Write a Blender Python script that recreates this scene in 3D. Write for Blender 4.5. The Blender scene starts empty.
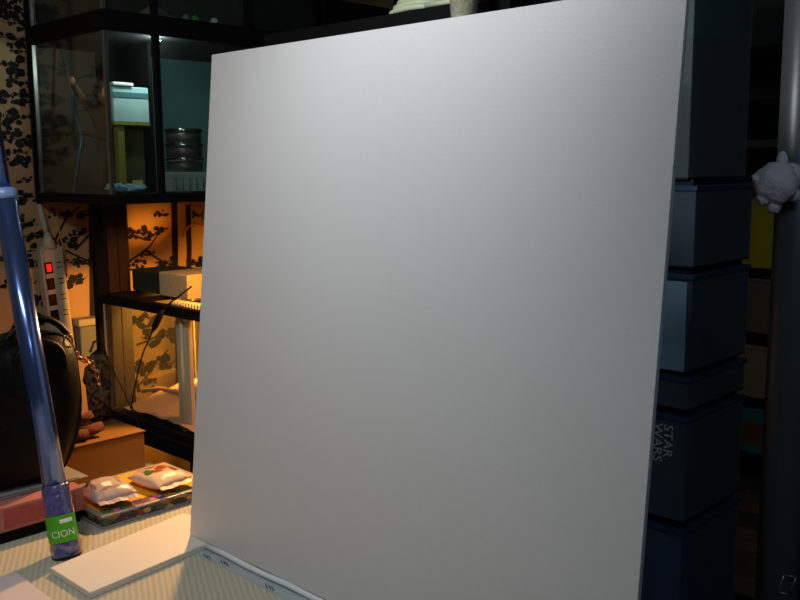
import bpy, bmesh, math, random
from mathutils import Vector, Matrix, noise
random.seed(7)
S = bpy.context.scene
COL = S.collection
PI = math.pi

# ------------------------------------------------------------------ camera, world, light, exposure
# world axes: X runs along the leaning white board, Y away from the camera towards the back wall, Z up
F_PX, PITCH, ROLL, YAW, CAM_Z = 917.6, 0.1427, -0.007, 0.7669, 1.3893
EX, EY = math.cos(YAW), math.sin(YAW)
RT0 = Vector((EX, EY, 0)); FH = Vector((-EY, EX, 0)); ZZ = Vector((0, 0, 1))
FW = FH*math.cos(PITCH) - ZZ*math.sin(PITCH)
UP0 = FH*math.sin(PITCH) + ZZ*math.cos(PITCH)
RT = RT0*math.cos(ROLL) + UP0*math.sin(ROLL)
UP = -RT0*math.sin(ROLL) + UP0*math.cos(ROLL)
CP = Vector((0, 0, CAM_Z))
cam_d = bpy.data.cameras.new('camera'); cam = bpy.data.objects.new('camera', cam_d); COL.objects.link(cam)
cam_d.sensor_width = 36; cam_d.lens = F_PX/800*36; cam_d.clip_start = 0.02
M3 = Matrix((RT, UP, -FW)).transposed()
cam.matrix_world = Matrix.Translation(CP) @ M3.to_4x4()
S.camera = cam

w = bpy.data.worlds.new('world'); S.world = w; w.use_nodes = True
w.node_tree.nodes['Background'].inputs[0].default_value = (0.5, 0.6, 0.8, 1)
w.node_tree.nodes['Background'].inputs[1].default_value = 0.01

def light(name, kind, loc, power, color, size=0.1, target=None, sy=None, spot=None, blend=1):
    d = bpy.data.lights.new(name, kind); d.energy = power; d.color = color
    if kind == 'AREA':
        d.size = size
        if sy: d.shape = 'RECTANGLE'; d.size_y = sy
    else:
        d.shadow_soft_size = size
    if spot: d.spot_size = spot; d.spot_blend = blend
    o = bpy.data.objects.new(name, d); COL.objects.link(o); o.location = loc
    if target is not None:
        o.rotation_euler = (Vector(target)-Vector(loc)).to_track_quat('-Z', 'Y').to_euler()
    return o
# cool tube lamp hanging over the near left of the table
TUBE = Vector((-1.12, 0.18, 2.10))
light('ceiling_tube_light', 'AREA', TUBE-Vector((0, 0, .03)), 5.4, (0.99, 0.99, .94), 0.55, (-1.25, .62, .7), 0.12)
READ = Vector((-.93, .42, 1.86)); RAIM = (Vector((-.95, 1.0, 1.48))-READ).normalized()
light('reading_lamp_light', 'SPOT', READ+RAIM*.02, 11.0, (0.90, 0.98, 1.0), 0.05, READ+RAIM, None, math.radians(84), 1.0)
light('far_fill_light', 'AREA', (.45, -.2, 2.36), 7.0, (.60, .82, 1.0), 0.5, (-.7, 1.8, .9), 0.5)  # unseen cool fill added to brighten the bin fronts
light('rear_fill_light', 'AREA', (.8, 1.7, 2.36), .5, (.60, .85, .95), 0.4, (-.8, 1.9, 1.2), 0.4)  # weak unseen fill added for the right sides of the bins
light('ceiling_tube_glow', 'POINT', TUBE-Vector((0, 0, .06)), 5.0, (0.95, 0.99, .98), 0.08)
# unseen cool fill added under the cabinet's middle shelf
light('cabinet_fill_light', 'POINT', (-2.247, 1.389, 1.722), 1.1, (.80, 1.0, .95), .012)
# warm bulb of the clip lamp hidden behind the board
BULB = Vector((-1.86, 1.34, 1.175))
AIM = Vector((-.72, .28, -.70)).normalized()
light('clip_lamp_bulb', 'SPOT', BULB, 5.5, (1.0, 0.29, 0.02), 0.022, BULB+AIM, None, math.radians(108), .4)
# second small lamp inside the glass tank
TBULB = Vector((-2.19, 1.50, .975)); TAIM = Vector((-1, .12, -.38)).normalized()
light('tank_lamp_bulb', 'SPOT', TBULB, 15, (1.0, 0.36, 0.04), 0.02, TBULB+TAIM, None, math.radians(112), .3)
# second head added to the clip lamp for the table's warm light
DBULB = Vector((-1.80, 1.27, 1.20)); DAIM = Vector((.24, -.55, -.46)).normalized()
light('added_table_bulb', 'SPOT', DBULB, 27, (1.0, 0.51, 0.17), 0.022, DBULB+DAIM, None, math.radians(86), .35)

S.view_settings.view_transform = 'Standard'; S.view_settings.look = 'None'
S.view_settings.gamma = 1; S.view_settings.use_curve_mapping = False
S.view_settings.exposure = 0.0

# pixel rays of the photograph cut with real planes of the room: gives true 3-D positions
def ray(x, y): return FW + RT*((x-400)/F_PX) + UP*((300-y)/F_PX)
def Px(x, y, X): d = ray(x, y); return CP + d*(X/d.x)
def Py(x, y, Y): d = ray(x, y); return CP + d*(Y/d.y)
def Pz(x, y, Z): d = ray(x, y); return CP + d*((Z-CP.z)/d.z)

# ------------------------------------------------------------------ materials
def srgb(r, g, b):
    return tuple(((c/255)/12.92 if c/255 <= .04045 else ((c/255+.055)/1.055)**2.4) for c in (r, g, b)) + (1,)
def mat(name, col, rough=.6, metal=0., spec=.5, noise_amt=0., noise_scale=40., bump=0., bump_scale=60., emit=None, estr=0, sheen=0, coat=0, alpha=1.):
    m = bpy.data.materials.new(name); m.use_nodes = True
    nt = m.node_tree; b = nt.nodes['Principled BSDF']
    b.inputs['Base Color'].default_value = col; b.inputs['Roughness'].default_value = rough
    b.inputs['Metallic'].default_value = metal; b.inputs['Specular IOR Level'].default_value = spec
    if coat: b.inputs['Coat Weight'].default_value = coat
    if alpha < 1: b.inputs['Alpha'].default_value = alpha
    if emit: b.inputs['Emission Color'].default_value = emit; b.inputs['Emission Strength'].default_value = estr
    tc = nt.nodes.new('ShaderNodeTexCoord')
    if noise_amt:
        n = nt.nodes.new('ShaderNodeTexNoise'); n.inputs['Scale'].default_value = noise_scale; n.inputs['Detail'].default_value = 4
        nt.links.new(tc.outputs['Object'], n.inputs['Vector'])
        r = nt.nodes.new('ShaderNodeMix'); r.data_type = 'RGBA'
        r.inputs[6].default_value = tuple(c*(1-noise_amt) for c in col[:3]) + (1,)
        r.inputs[7].default_value = tuple(min(1, c*(1+noise_amt)) for c in col[:3]) + (1,)
        nt.links.new(n.outputs['Fac'], r.inputs[0]); nt.links.new(r.outputs[2], b.inputs['Base Color'])
    if bump:
        n2 = nt.nodes.new('ShaderNodeTexNoise'); n2.inputs['Scale'].default_value = bump_scale; n2.inputs['Detail'].default_value = 3
        nt.links.new(tc.outputs['Object'], n2.inputs['Vector'])
        bp = nt.nodes.new('ShaderNodeBump'); bp.inputs['Strength'].default_value = bump; bp.inputs['Distance'].default_value = .002
        nt.links.new(n2.outputs['Fac'], bp.inputs['Height']); nt.links.new(bp.outputs['Normal'], b.inputs['Normal'])
    return m
def glass(name, tint, gloss=.05, tr=.9, rough=.03):
    m = bpy.data.materials.new(name); m.use_nodes = True; nt = m.node_tree; nt.nodes.clear()
    o = nt.nodes.new('ShaderNodeOutputMaterial'); t = nt.nodes.new('ShaderNodeBsdfTransparent'); t.inputs[0].default_value = tint
    d = nt.nodes.new('ShaderNodeBsdfDiffuse'); d.inputs[0].default_value = tint
    g = nt.nodes.new('ShaderNodeBsdfGlossy'); g.inputs['Roughness'].default_value = rough
    a = nt.nodes.new('ShaderNodeMixShader'); a.inputs[0].default_value = tr
    nt.links.new(d.outputs[0], a.inputs[1]); nt.links.new(t.outputs[0], a.inputs[2])
    f = nt.nodes.new('ShaderNodeFresnel'); f.inputs[0].default_value = 1.45
    ge = nt.nodes.new('ShaderNodeNewGeometry'); mr = nt.nodes.new('ShaderNodeMapRange')   # same reflectance on both faces of a pane
    mr.inputs['To Min'].default_value = 1.45; mr.inputs['To Max'].default_value = 1/1.45
    nt.links.new(ge.outputs['Backfacing'], mr.inputs['Value']); nt.links.new(mr.outputs[0], f.inputs[0])
    mm = nt.nodes.new('ShaderNodeMath'); mm.operation = 'ADD'; mm.inputs[1].default_value = gloss-.04
    nt.links.new(f.outputs[0], mm.inputs[0])
    b = nt.nodes.new('ShaderNodeMixShader'); nt.links.new(mm.outputs[0], b.inputs[0])
    nt.links.new(a.outputs[0], b.inputs[1]); nt.links.new(g.outputs[0], b.inputs[2]); nt.links.new(b.outputs[0], o.inputs[0])
    return m
def patches(name, base, spots, rough=.35, bump=0):
    """printed colour spots: spots = [(centre, radii, colour)] in object space"""
    m = mat(name, base, rough, bump=bump, bump_scale=35); nt = m.node_tree; b = nt.nodes['Principled BSDF']
    tc = nt.nodes.new('ShaderNodeTexCoord'); nz = nt.nodes.new('ShaderNodeTexNoise'); nz.inputs['Scale'].default_value = 90
    nt.links.new(tc.outputs['Object'], nz.inputs['Vector'])
    sc = nt.nodes.new('ShaderNodeVectorMath'); sc.operation = 'SCALE'; sc.inputs['Scale'].default_value = .012
    nt.links.new(nz.outputs['Color'], sc.inputs[0])
    ad = nt.nodes.new('ShaderNodeVectorMath'); ad.operation = 'ADD'
    nt.links.new(tc.outputs['Object'], ad.inputs[0]); nt.links.new(sc.outputs[0], ad.inputs[1])
    prev = None
    for c, r, colr in spots:
        s = nt.nodes.new('ShaderNodeVectorMath'); s.operation = 'SUBTRACT'; s.inputs[1].default_value = tuple(ci+.006 for ci in c)
        d = nt.nodes.new('ShaderNodeVectorMath'); d.operation = 'DIVIDE'; d.inputs[1].default_value = r
        l = nt.nodes.new('ShaderNodeVectorMath'); l.operation = 'LENGTH'
        k = nt.nodes.new('ShaderNodeMath'); k.operation = 'LESS_THAN'; k.inputs[1].default_value = 1
        nt.links.new(ad.outputs[0], s.inputs[0]); nt.links.new(s.outputs[0], d.inputs[0]); nt.links.new(d.outputs[0], l.inputs[0]); nt.links.new(l.outputs['Value'], k.inputs[0])
        x = nt.nodes.new('ShaderNodeMix'); x.data_type = 'RGBA'; x.inputs[7].default_value = colr
        if prev: nt.links.new(prev, x.inputs[6])
        else: x.inputs[6].default_value = base
        nt.links.new(k.outputs[0], x.inputs[0]); prev = x.outputs[2]
    nt.links.new(prev, b.inputs['Base Color'])
    return m
def mottled(name, cols, scale=30, rough=.4, stretch=(1, 1, 1)):
    m = mat(name, cols[0], rough); nt = m.node_tree; b = nt.nodes['Principled BSDF']
    tc = nt.nodes.new('ShaderNodeTexCoord'); mp = nt.nodes.new('ShaderNodeMapping'); mp.inputs['Scale'].default_value = stretch
    v = nt.nodes.new('ShaderNodeTexVoronoi'); v.inputs['Scale'].default_value = scale
    sp = nt.nodes.new('ShaderNodeSeparateColor'); cr = nt.nodes.new('ShaderNodeValToRGB'); cr.color_ramp.interpolation = 'CONSTANT'
    nt.links.new(tc.outputs['Object'], mp.inputs[0]); nt.links.new(mp.outputs[0], v.inputs['Vector']); nt.links.new(v.outputs['Color'], sp.inputs[0])
    nt.links.new(sp.outputs[0], cr.inputs[0]); nt.links.new(cr.outputs[0], b.inputs['Base Color'])
    el = cr.color_ramp.elements; el[0].position = 0; el[0].color = cols[0]; el[1].position = 1/len(cols); el[1].color = cols[1]
    for i in range(2, len(cols)): e = el.new(i/len(cols)); e.color = cols[i]
    return m

BLACK = mat('black_paint', srgb(22, 22, 24), .45, spec=.3)
BLACKM = mat('black_matte', srgb(14, 14, 15), .8, spec=.2)
ALU = mat('aluminium', srgb(150, 148, 142), .35, metal=.85)
GLASS = glass('clear_glass', (.93, .97, .96, 1), .04, .995)
TEALG = glass('teal_glass', (.84, .94, .92, 1), .05, .985)
LEATHER = mat('black_leather', srgb(7, 7, 8), .5, spec=.14, bump=.5, bump_scale=90)
WHITEP = mat('white_plastic', srgb(205, 200, 190), .4)
CHROME = mat('chrome', srgb(215, 215, 215), .12, metal=1)
CORD = mat('black_rubber', srgb(14, 13, 13), .5)

# ------------------------------------------------------------------ mesh helpers
ORG = {}
class MB:
    def __init__(s): s.b = bmesh.new(); s.smooth = False
    def box(s, lo, hi, bev=0., rot=0., piv=None):
        r = bmesh.ops.create_cube(s.b, size=1)
        lo, hi = Vector(lo), Vector(hi); c = (lo+hi)/2; d = hi-lo
        for v in r['verts']: v.co = Vector((v.co.x*d.x, v.co.y*d.y, v.co.z*d.z)) + c
        if bev:
            es = list({e for v in r['verts'] for e in v.link_edges})
            rr = bmesh.ops.bevel(s.b, geom=es, offset=bev, segments=2, affect='EDGES', profile=.5)
            vs = list({v for f in rr['faces'] for v in f.verts} | {v for v in r['verts'] if v.is_valid})
        else: vs = r['verts']
        if rot:
            p = Vector(piv) if piv is not None else c
            mm = Matrix.Translation(p) @ Matrix.Rotation(rot, 4, 'Z') @ Matrix.Translation(-p)
            seen = set()
            for v in vs:
                if v.is_valid and v not in seen: v.co = mm @ v.co; seen.add(v)
        return s
    def tube(s, pts, r, seg=10, cap=True):
        pts = [Vector(p) for p in pts]; rings = []
        n = len(pts); rs = r if isinstance(r, (list, tuple)) else [r]*n
        t0 = (pts[1]-pts[0]).normalized(); a = t0.orthogonal().normalized()
        for i, p in enumerate(pts):
            t = (pts[min(i+1, n-1)]-pts[max(i-1, 0)]).normalized()
            a = (a - t*a.dot(t)); a = a.normalized() if a.length > 1e-6 else t.orthogonal().normalized()
            c = t.cross(a)
            rings.append([s.b.verts.new(p + a*rs[i]*math.cos(2*PI*k/seg) + c*rs[i]*math.sin(2*PI*k/seg)) for k in range(seg)])
        for i in range(n-1):
            for k in range(seg):
                f = s.b.faces.new((rings[i][k], rings[i][(k+1) % seg], rings[i+1][(k+1) % seg], rings[i+1][k])); f.smooth = True
        if cap:
            s.b.faces.new(rings[0][::-1]); s.b.faces.new(rings[-1])
        return s
    def lathe(s, prof, c, seg=24, axis='Z'):
        c = Vector(c); rings = []
        for r, h in prof:
            ring = []
            for k in range(seg):
                x, y = r*math.cos(2*PI*k/seg), r*math.sin(2*PI*k/seg)
                p = {'Z': (x, y, h), 'Y': (x, h, -y), 'X': (h, x, y)}[axis]
                ring.append(s.b.verts.new(c+Vector(p)))
            rings.append(ring)
        for i in range(len(prof)-1):
            for k in range(seg):
                f = s.b.faces.new((rings[i][k], rings[i][(k+1) % seg], rings[i+1][(k+1) % seg], rings[i+1][k])); f.smooth = True
        if prof[0][0] > 1e-5: s.b.faces.new(rings[0][::-1])
        if prof[-1][0] > 1e-5: s.b.faces.new(rings[-1])
        return s
    def ball(s, c, r, squash=(1, 1, 1), lump=0., seg=16):
        q = bmesh.ops.create_uvsphere(s.b, u_segments=seg, v_segments=max(6, seg*2//3), radius=1)
        for v in q['verts']:
            d = v.co.copy(); k = 1+lump*noise.noise(d*2.3+Vector(c)*31)
            v.co = Vector(c)+Vector((d.x*squash[0], d.y*squash[1], d.z*squash[2]))*r*k
        for f in {f for v in q['verts'] for f in v.link_faces}: f.smooth = True
        return s
    def poly(s, pts): s.b.faces.new([s.b.verts.new(Vector(p)) for p in pts]); return s
    def prism(s, pts, off):
        off = Vector(off); a = [s.b.verts.new(Vector(p)) for p in pts]; b = [s.b.verts.new(Vector(p)+off) for p in pts]
        n = len(a); s.b.faces.new(a[::-1]); s.b.faces.new(b)
        for i in range(n): s.b.faces.new((a[i], a[(i+1) % n], b[(i+1) % n], b[i]))
        return s
    def build(s, name, m, parent=None, origin=None, loose=False):
        me = bpy.data.meshes.new(name)
        bmesh.ops.recalc_face_normals(s.b, faces=s.b.faces)
        if parent is not None: o0 = ORG[parent.name]
        elif origin is not None: o0 = Vector(origin)
        else:
            vs = [v.co for v in s.b.verts]; lo = [min(v[i] for v in vs) for i in range(3)]; hi = [max(v[i] for v in vs) for i in range(3)]
            o0 = Vector(((lo[0]+hi[0])/2, (lo[1]+hi[1])/2, lo[2]))
        for v in s.b.verts: v.co -= o0
        s.b.to_mesh(me); s.b.free(); me.materials.append(m)
        o = bpy.data.objects.new(name, me); COL.objects.link(o)
        if parent is not None: o.parent = parent
        else: o.location = o0
        ORG[o.name] = o0
        return o
def tag(o, label=None, cat=None, group=None, kind=None):
    if label: o['label'] = label
    if cat: o['category'] = cat
    if group: o['group'] = group
    if kind: o['kind'] = kind
    return o
def thing(name, loc, label, cat, group=None):
    o = bpy.data.objects.new(name, None); COL.objects.link(o); o.location = loc; o.empty_display_size = .05
    ORG[o.name] = Vector(loc); return tag(o, label, cat, group)
def text_mesh(name, txt, size, m, parent, origin, xdir, ydir, extrude=.0004, sx=1., spacing=1.):
    """flat lettering; origin = lower left, xdir = reading direction, ydir = up of the glyphs"""
    cu = bpy.data.curves.new(name, 'FONT'); cu.body = txt; cu.size = size; cu.extrude = extrude; cu.resolution_u = 3; cu.space_line = spacing
    t = bpy.data.objects.new(name+'_tmp', cu); COL.objects.link(t)
    me = bpy.data.meshes.new_from_object(t.evaluated_get(bpy.context.evaluated_depsgraph_get()))
    bpy.data.objects.remove(t)
    X = Vector(xdir).normalized(); Y = Vector(ydir).normalized(); Z = X.cross(Y); o0 = ORG[parent.name]
    for v in me.vertices: v.co = Vector(origin) + X*v.co.x*sx + Y*v.co.y + Z*v.co.z - o0
    me.materials.clear(); me.materials.append(m)
    o = bpy.data.objects.new(name, me); COL.objects.link(o); o.parent = parent; ORG[o.name] = o0
    return o

# ------------------------------------------------------------------ room shell
WX, WY = -2.66, 3.0           # left and back wall planes
PAPER = mat('gold_wallpaper', srgb(186, 152, 108), .7, noise_amt=.10, noise_scale=14, bump=.3, bump_scale=160)
PRINT = mat('pine_ink', srgb(12, 8, 6), .8)
DARKWALL = mat('dark_wall', srgb(52, 50, 50), .8, noise_amt=.1, noise_scale=5)
fl = MB().box((WX-.1, -1.7, -.08), (1.4, WY+.1, 0)).build('floor', mat('dark_floor', srgb(48, 40, 34), .6, noise_amt=.2, noise_scale=8)); tag(fl, kind='structure')
ce = MB().box((WX-.1, -1.7, 2.4), (1.4, WY+.1, 2.48)).build('ceiling', mat('ceiling_paint', srgb(96, 94, 92), .9)); tag(ce, kind='structure')
wl = MB().box((WX-.1, -1.7, 0), (WX, WY+.1, 2.4)).build('wall_left', PAPER); tag(wl, kind='structure')
for nm, a, b in (('wall_back', (WX, WY, 0), (1.4, WY+.1, 2.4)), ('wall_right', (1.3, -1.6, 0), (1.4, WY, 2.4)), ('wall_front', (WX, -1.7, 0), (1.4, -1.6, 2.4))):
    tag(MB().box(a, b).build(nm, DARKWALL), kind='structure')

# pine trees printed on the wallpaper: a thin layer of dark ink
def ink():
    mb = MB(); X0 = WX+.0006; lay = [0]
    def quad(pts):
        lay[0] += 1; x = X0 + (lay[0] % 37)*.00002
        mb.poly([(x, p[0], p[1]) for p in pts])
    def strip(pts, w0, w1):
        n = len(pts)
        for i in range(n-1):
            (a, b), (c, d) = pts[i], pts[i+1]; L = math.hypot(c-a, d-b) or 1; nx, ny = -(d-b)/L, (c-a)/L
            u = w0+(w1-w0)*i/(n-1); v = w0+(w1-w0)*(i+1)/(n-1)
            quad([(a-nx*u, b-ny*u), (c-nx*v, d-ny*v), (c+nx*v, d+ny*v), (a+nx*u, b+ny*u)])
    def tuft(y, z, s):                       # a flat cloud of needles
        s *= 1.6
        for k in range(12):
            oy = random.uniform(-1, 1)*s; oz = random.uniform(-.34, .34)*s
            r = s*random.uniform(.16, .3)
            m = random.randint(6, 8); a0 = random.random()*6
            quad([(y+oy+r*random.uniform(.55, 1.3)*math.cos(a0+2*PI*i/m), z+oz+.8*r*random.uniform(.55, 1.3)*math.sin(a0+2*PI*i/m)) for i in range(m)])
        for k in range(16):
            oy = random.uniform(-1.05, 1.05)*s; a = random.uniform(-.5, PI+.5); l = s*random.uniform(.25, .5)
            c, d = math.cos(a)*l, math.sin(a)*l*.8
            quad([(y+oy-d*.1, z+c*.1), (y+oy+c, z+d), (y+oy+d*.1, z-c*.1)])
    def branch(y, z, ang, L, w):
        pts = [(y, z)]; a = ang
        for i in range(6):
            a += random.uniform(-.35, .35); y += math.cos(a)*L/6; z += math.sin(a)*L/6; pts.append((y, z))
            if i > 1 and random.random() < .75: tuft(y, z, L*random.uniform(.12, .2))
            if i in (2, 4): 
                b = a+random.choice((-1, 1))*.7; q = (y+math.cos(b)*L*.25, z+math.sin(b)*L*.25)
                strip([(y, z), q], w*.5, w*.25); tuft(q[0], q[1], L*.13)
        strip(pts, w, w*.35)
    def trunk(y, z0, z1, w):
        z = z0; pts = []
        while z < z1: pts.append((y+random.uniform(-.006, .006), z)); z += .06
        pts.append((y, z1)); strip(pts, w, w*.8)
        z = z0+.05
        while z < z1-.03:
            sd = random.choice((-1, 1)); branch(y, z, (0.25 if sd > 0 else PI-.25)+random.uniform(-.4, .4), random.uniform(.10, .2), .0035)
            z += random.uniform(.06, .12)
    P = lambda x, y: (Px(x, y, WX).y, Px(x, y, WX).z)
    # what the photograph shows of it
    for x, ya, yb, w in ((92, 420, 205, .012), (174, 300, 200, .012), (188, 300, 205, .010), (120, 400, 205, .012), (178, 420, 320, .014), (147, 180, 20, .012)):
        a = P(x, ya); b = P(x, yb); strip([(a[0], a[1]), ((a[0]+b[0])/2+.004, (a[1]+b[1])/2), b], w, w)
    def bp(pl, w=.004):
        strip([P(*q) for q in pl], w, w*.6)
    bp([(128, 262), (140, 254), (150, 246), (158, 234), (162, 226)]); bp([(130, 234), (146, 240), (160, 231), (168, 228)]); bp([(146, 250), (156, 258), (168, 264)])
    bp([(130, 392), (140, 384), (150, 372), (156, 362), (168, 350)]); bp([(136, 345), (150, 340), (165, 330)]); bp([(55, 240), (66, 218), (80, 206)]); bp([(75, 250), (86, 238), (92, 232)]); bp([(48, 232), (60, 248), (90, 262)])
    for x, y, s in ((134, 233, .028), (150, 233, .03), (160, 214, .02), (166, 262, .026), (136, 262, .02), (147, 254, .016), (140, 270, .02), (198, 262, .03), (200, 215, .02),
                    (154, 366, 0.045), (140, 368, 0.030), (164, 336, 0.045), (140, 320, 0.045), (166, 392, 0.030), (143, 385, 0.030),
                    (62, 243, .03), (78, 232, .02), (84, 214, .02), (60, 213, .022), (80, 280, .035), (64, 285, .02), (86, 262, .02), (72, 262, .018), (98, 250, .02),
                    (8, 12, .03), (18, 24, .03), (6, 38, .03), (20, 48, .022), (8, 66, .04), (20, 82, .025), (10, 96, .03), (24, 102, .022), (14, 118, .035), (6, 133, .025), (22, 140, .03),
                    (12, 154, .03), (20, 163, .02), (26, 180, .018), (30, 197, .03), (18, 198, .02), (22, 225, .025), (12, 216, .02), (32, 236, .025), (20, 252, .03), (34, 262, .022), (18, 285, .03), (36, 300, .03), (30, 322, .03),
                    (100, 120, .04), (60, 150, .04), (130, 60, .03), (120, 40, .03)):
        a = P(x, y); tuft(a[0], a[1], s)
    # the rest of the wall, outside the frame
    for y in (-1.3, -.95, -.6, -.2, .15, .5, .8): trunk(y, .02, 2.36, .014)
    for y in (1.08, ): trunk(y, 1.45, 2.36, .008)
    for y in (2.1, 2.4, 2.75): trunk(y, .02, 2.36, .014)
    for y in (1.2, 1.5, 1.75): trunk(y, 1.95, 2.36, .012)
    return mb
pk = ink().build('printed_pine', PRINT, wl); pk['kind'] = 'stuff'

# ------------------------------------------------------------------ table and ribbed mat
TZ = .70
tb = thing('table', (-1.5, .7, 0), 'large black table under a ribbed beige mat', 'table')
MB().box((-2.55, .18, TZ-.033), (-.50, 1.10, TZ-.003), .002).build('tabletop', BLACK, tb)
for x in (-2.5, -.56):
    for y in (.23, 1.04): MB().box((x-.025, y-.025, 0), (x+.025, y+.025, TZ-.033)).build('leg', BLACK, tb)
MAT = mat('ribbed_mat', srgb(168, 165, 146), .75); nt = MAT.node_tree; b = nt.nodes['Principled BSDF']
tc = nt.nodes.new('ShaderNodeTexCoord'); mp = nt.nodes.new('ShaderNodeMapping'); mp.inputs['Rotation'].default_value = (0, 0, -1.08)
wv = nt.nodes.new('ShaderNodeTexWave'); wv.inputs['Scale'].default_value = 32; wv.inputs['Distortion'].default_value = .6; wv.inputs['Detail'].default_value = 1; wv.inputs['Detail Scale'].default_value = 1.5
nt.links.new(tc.outputs['Object'], mp.inputs[0]); nt.links.new(mp.outputs[0], wv.inputs['Vector'])
cr = nt.nodes.new('ShaderNodeValToRGB'); cr.color_ramp.elements[0].color = srgb(172, 168, 148); cr.color_ramp.elements[1].color = srgb(188, 185, 166)
nt.links.new(wv.outputs['Fac'], cr.inputs[0]); nt.links.new(cr.outputs[0], b.inputs['Base Color'])
bp_ = nt.nodes.new('ShaderNodeBump'); bp_.inputs['Strength'].default_value = .25; bp_.inputs['Distance'].default_value = .0015
nt.links.new(wv.outputs['Fac'], bp_.inputs['Height']); nt.links.new(bp_.outputs[0], b.inputs['Normal'])
mt = MB().box((-2.55, .18, TZ-.003), (-.50, 1.10, TZ)).build('table_mat', MAT)
tag(mt, 'beige finely ribbed mat covering the table top', 'mat')

# ------------------------------------------------------------------ the big white board
FOAM = mat('white_foam', srgb(206, 204, 205), .42, spec=.38, noise_amt=.045, noise_scale=260, bump=.08, bump_scale=300)
FOAMW = mat('white_foam_plank', srgb(226, 220, 210), .6, noise_amt=.02, noise_scale=200, bump=.2, bump_scale=300)
BX0, BY0, BZ0 = -1.423, .905, TZ+.0125
BW, BH, BT, LEAN = .918, .886, .008, .098
vd = Vector((0, math.sin(LEAN), math.cos(LEAN))); nd = Vector((0, math.cos(LEAN), -math.sin(LEAN)))
b0 = Vector((BX0, BY0, BZ0))
mb = MB().box((0, 0, 0), (BW, BT, BH), .0008)
fb = mb.build('foam_board', FOAM, origin=(0, 0, 0)); fb.location = b0; fb.rotation_euler = (-LEAN, 0, 0)
tag(fb, 'very large square white foam board leaning upright, filling the middle of the picture', 'board')
# strut that holds it from behind
top = b0 + Vector((.45, 0, 0)) + vd*.62 + nd*(BT+.009)
st = MB().tube([(top.x, top.y, top.z), (top.x, 1.085, TZ+.007)], .008).build('prop_rod', mat('bare_wood', srgb(150, 120, 80), .6))
tag(st, 'thin wooden rod propping the white board from behind', 'rod')

# foam plank lying under the board's left corner
def slab(name, pts, z0, z1, m, bev=.0008):
    mb = MB(); mb.prism([(p[0], p[1], z0) for p in pts], (0, 0, z1-z0))
    bmesh.ops.bevel(mb.b, geom=list(mb.b.edges), offset=bev, segments=2, affect='EDGES')
    return mb.build(name, m)
pl = [Pz(50, 568, TZ+.011), Pz(90, 593, TZ+.011), Pz(213, 541, TZ+.011), Pz(183, 513, TZ+.011)]
pl[2] = pl[2] + (pl[2]-pl[1])*.25; pl[3] = pl[3] + (pl[3]-pl[0])*.0
fp = slab('foam_plank', [(p.x, p.y) for p in pl], TZ+.0005, TZ+.0115, FOAMW)
tag(fp, 'narrow white foam plank lying flat on the mat, lit warm, pinned under the board corner', 'plank')
c = Pz(16, 572, TZ+.006)
fs = slab('foam_sheet', [(c.x, c.y), (c.x+.5, c.y-.012), (c.x+.5, c.y-.36), (c.x-.01, c.y-.36)], TZ+.0005, TZ+.006, mat('pinkish_sheet', srgb(214, 200, 200), .6))
tag(fs, 'pale pinkish white sheet lying on the mat in the near left corner', 'sheet')

# printed plastic film under the board: flat skirt plus a curled edge
FILM = mat('plastic_film', srgb(190, 205, 215), .25, spec=.6, alpha=.55)
FILMR = mat('film_curl', srgb(226, 230, 236), .3, spec=.6)
BLUEI = mat('blue_ink', srgb(50, 70, 150), .5)
fm = thing('plastic_film', (-.95, .91, TZ), 'clear plastic film with blue printing peeking out below the white board', 'film')
mb = MB(); n = 24
y_front = lambda t: .888 + .006*math.sin(t*9) - .012*t
for i in range(n):
    t0, t1 = i/n, (i+1)/n; x0, x1 = -1.40+.86*t0, -1.40+.86*t1
    mb.poly([(x0, y_front(t0)-.012, TZ+.001), (x1, y_front(t1)-.012, TZ+.001), (x1, .99, TZ+.0015), (x0, .99, TZ+.0015)])
mb.build('film_skirt', FILM, fm)
MB().tube([(-1.372+.84*i/14, .9035+.001*math.sin(i*1.7), TZ+.0068+.0008*math.sin(i*2.1)) for i in range(15)], .0052, 8).build('film_curl', FILMR, fm)
for k, x in enumerate((-1.345, -1.30, -1.165, -1.04, -.92, -.80)):
    yy = .8885 if k % 2 else .883
    for q in range(3): MB().tube([(x+.008*q, yy-.001, TZ+.0055+.0015*(k > 1)), (x+.008*q+.004, yy-.0025+.002*math.sin(q), TZ+.0045), (x+.008*q+.007, yy-.003, TZ+.0035)], .0011, 5).build('printed_mark', BLUEI, fm)

# ------------------------------------------------------------------ blue telescopic pole
PB = Vector((-1.529, .715, TZ+.001)); PD = (Vector((-1.690, .715, 1.337))-Vector((-1.529, .715, .70))).normalized()
POLEM = mat('blue_metal', srgb(88, 112, 172), .22, metal=.8, coat=.6)
SLEEVE = mat('violet_plastic', srgb(84, 82, 134), .14, spec=.9, bump=1., bump_scale=110, noise_amt=.75, noise_scale=95, coat=1.)
po = thing('telescopic_pole', PB, 'metallic blue telescopic pole with a green label leaning at the left edge', 'pole')
at = lambda s: PB + PD*s
PR = .0205
MB().tube([at(.06), at(.655)], PR, 28).build('outer_tube', POLEM, po)
MB().tube([at(.655), at(.66), at(.672), at(.676)], [PR+.001, PR+.003, PR+.003, PR-.002], 24).build('collar', mat('pale_blue_plastic', srgb(120, 150, 200), .3), po)
MB().tube([at(.676), at(1.72)], .0145, 20).build('inner_tube', POLEM, po)
mb = MB(); rings = [at(.002+.128*i/34) for i in range(35)]
mb.tube(rings, [(PR+.0028+.0035*(1-i/34)) if i < 34 else PR+.0006 for i in range(35)], 28)
for v in mb.b.verts:
    d = v.co-PB; ax = d.dot(PD); rad = d-PD*ax
    if rad.length > .005 and ax > .004: v.co += rad.normalized()*.0026*noise.noise(v.co*75)
mb.build('plastic_sleeve', SLEEVE, po)
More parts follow.
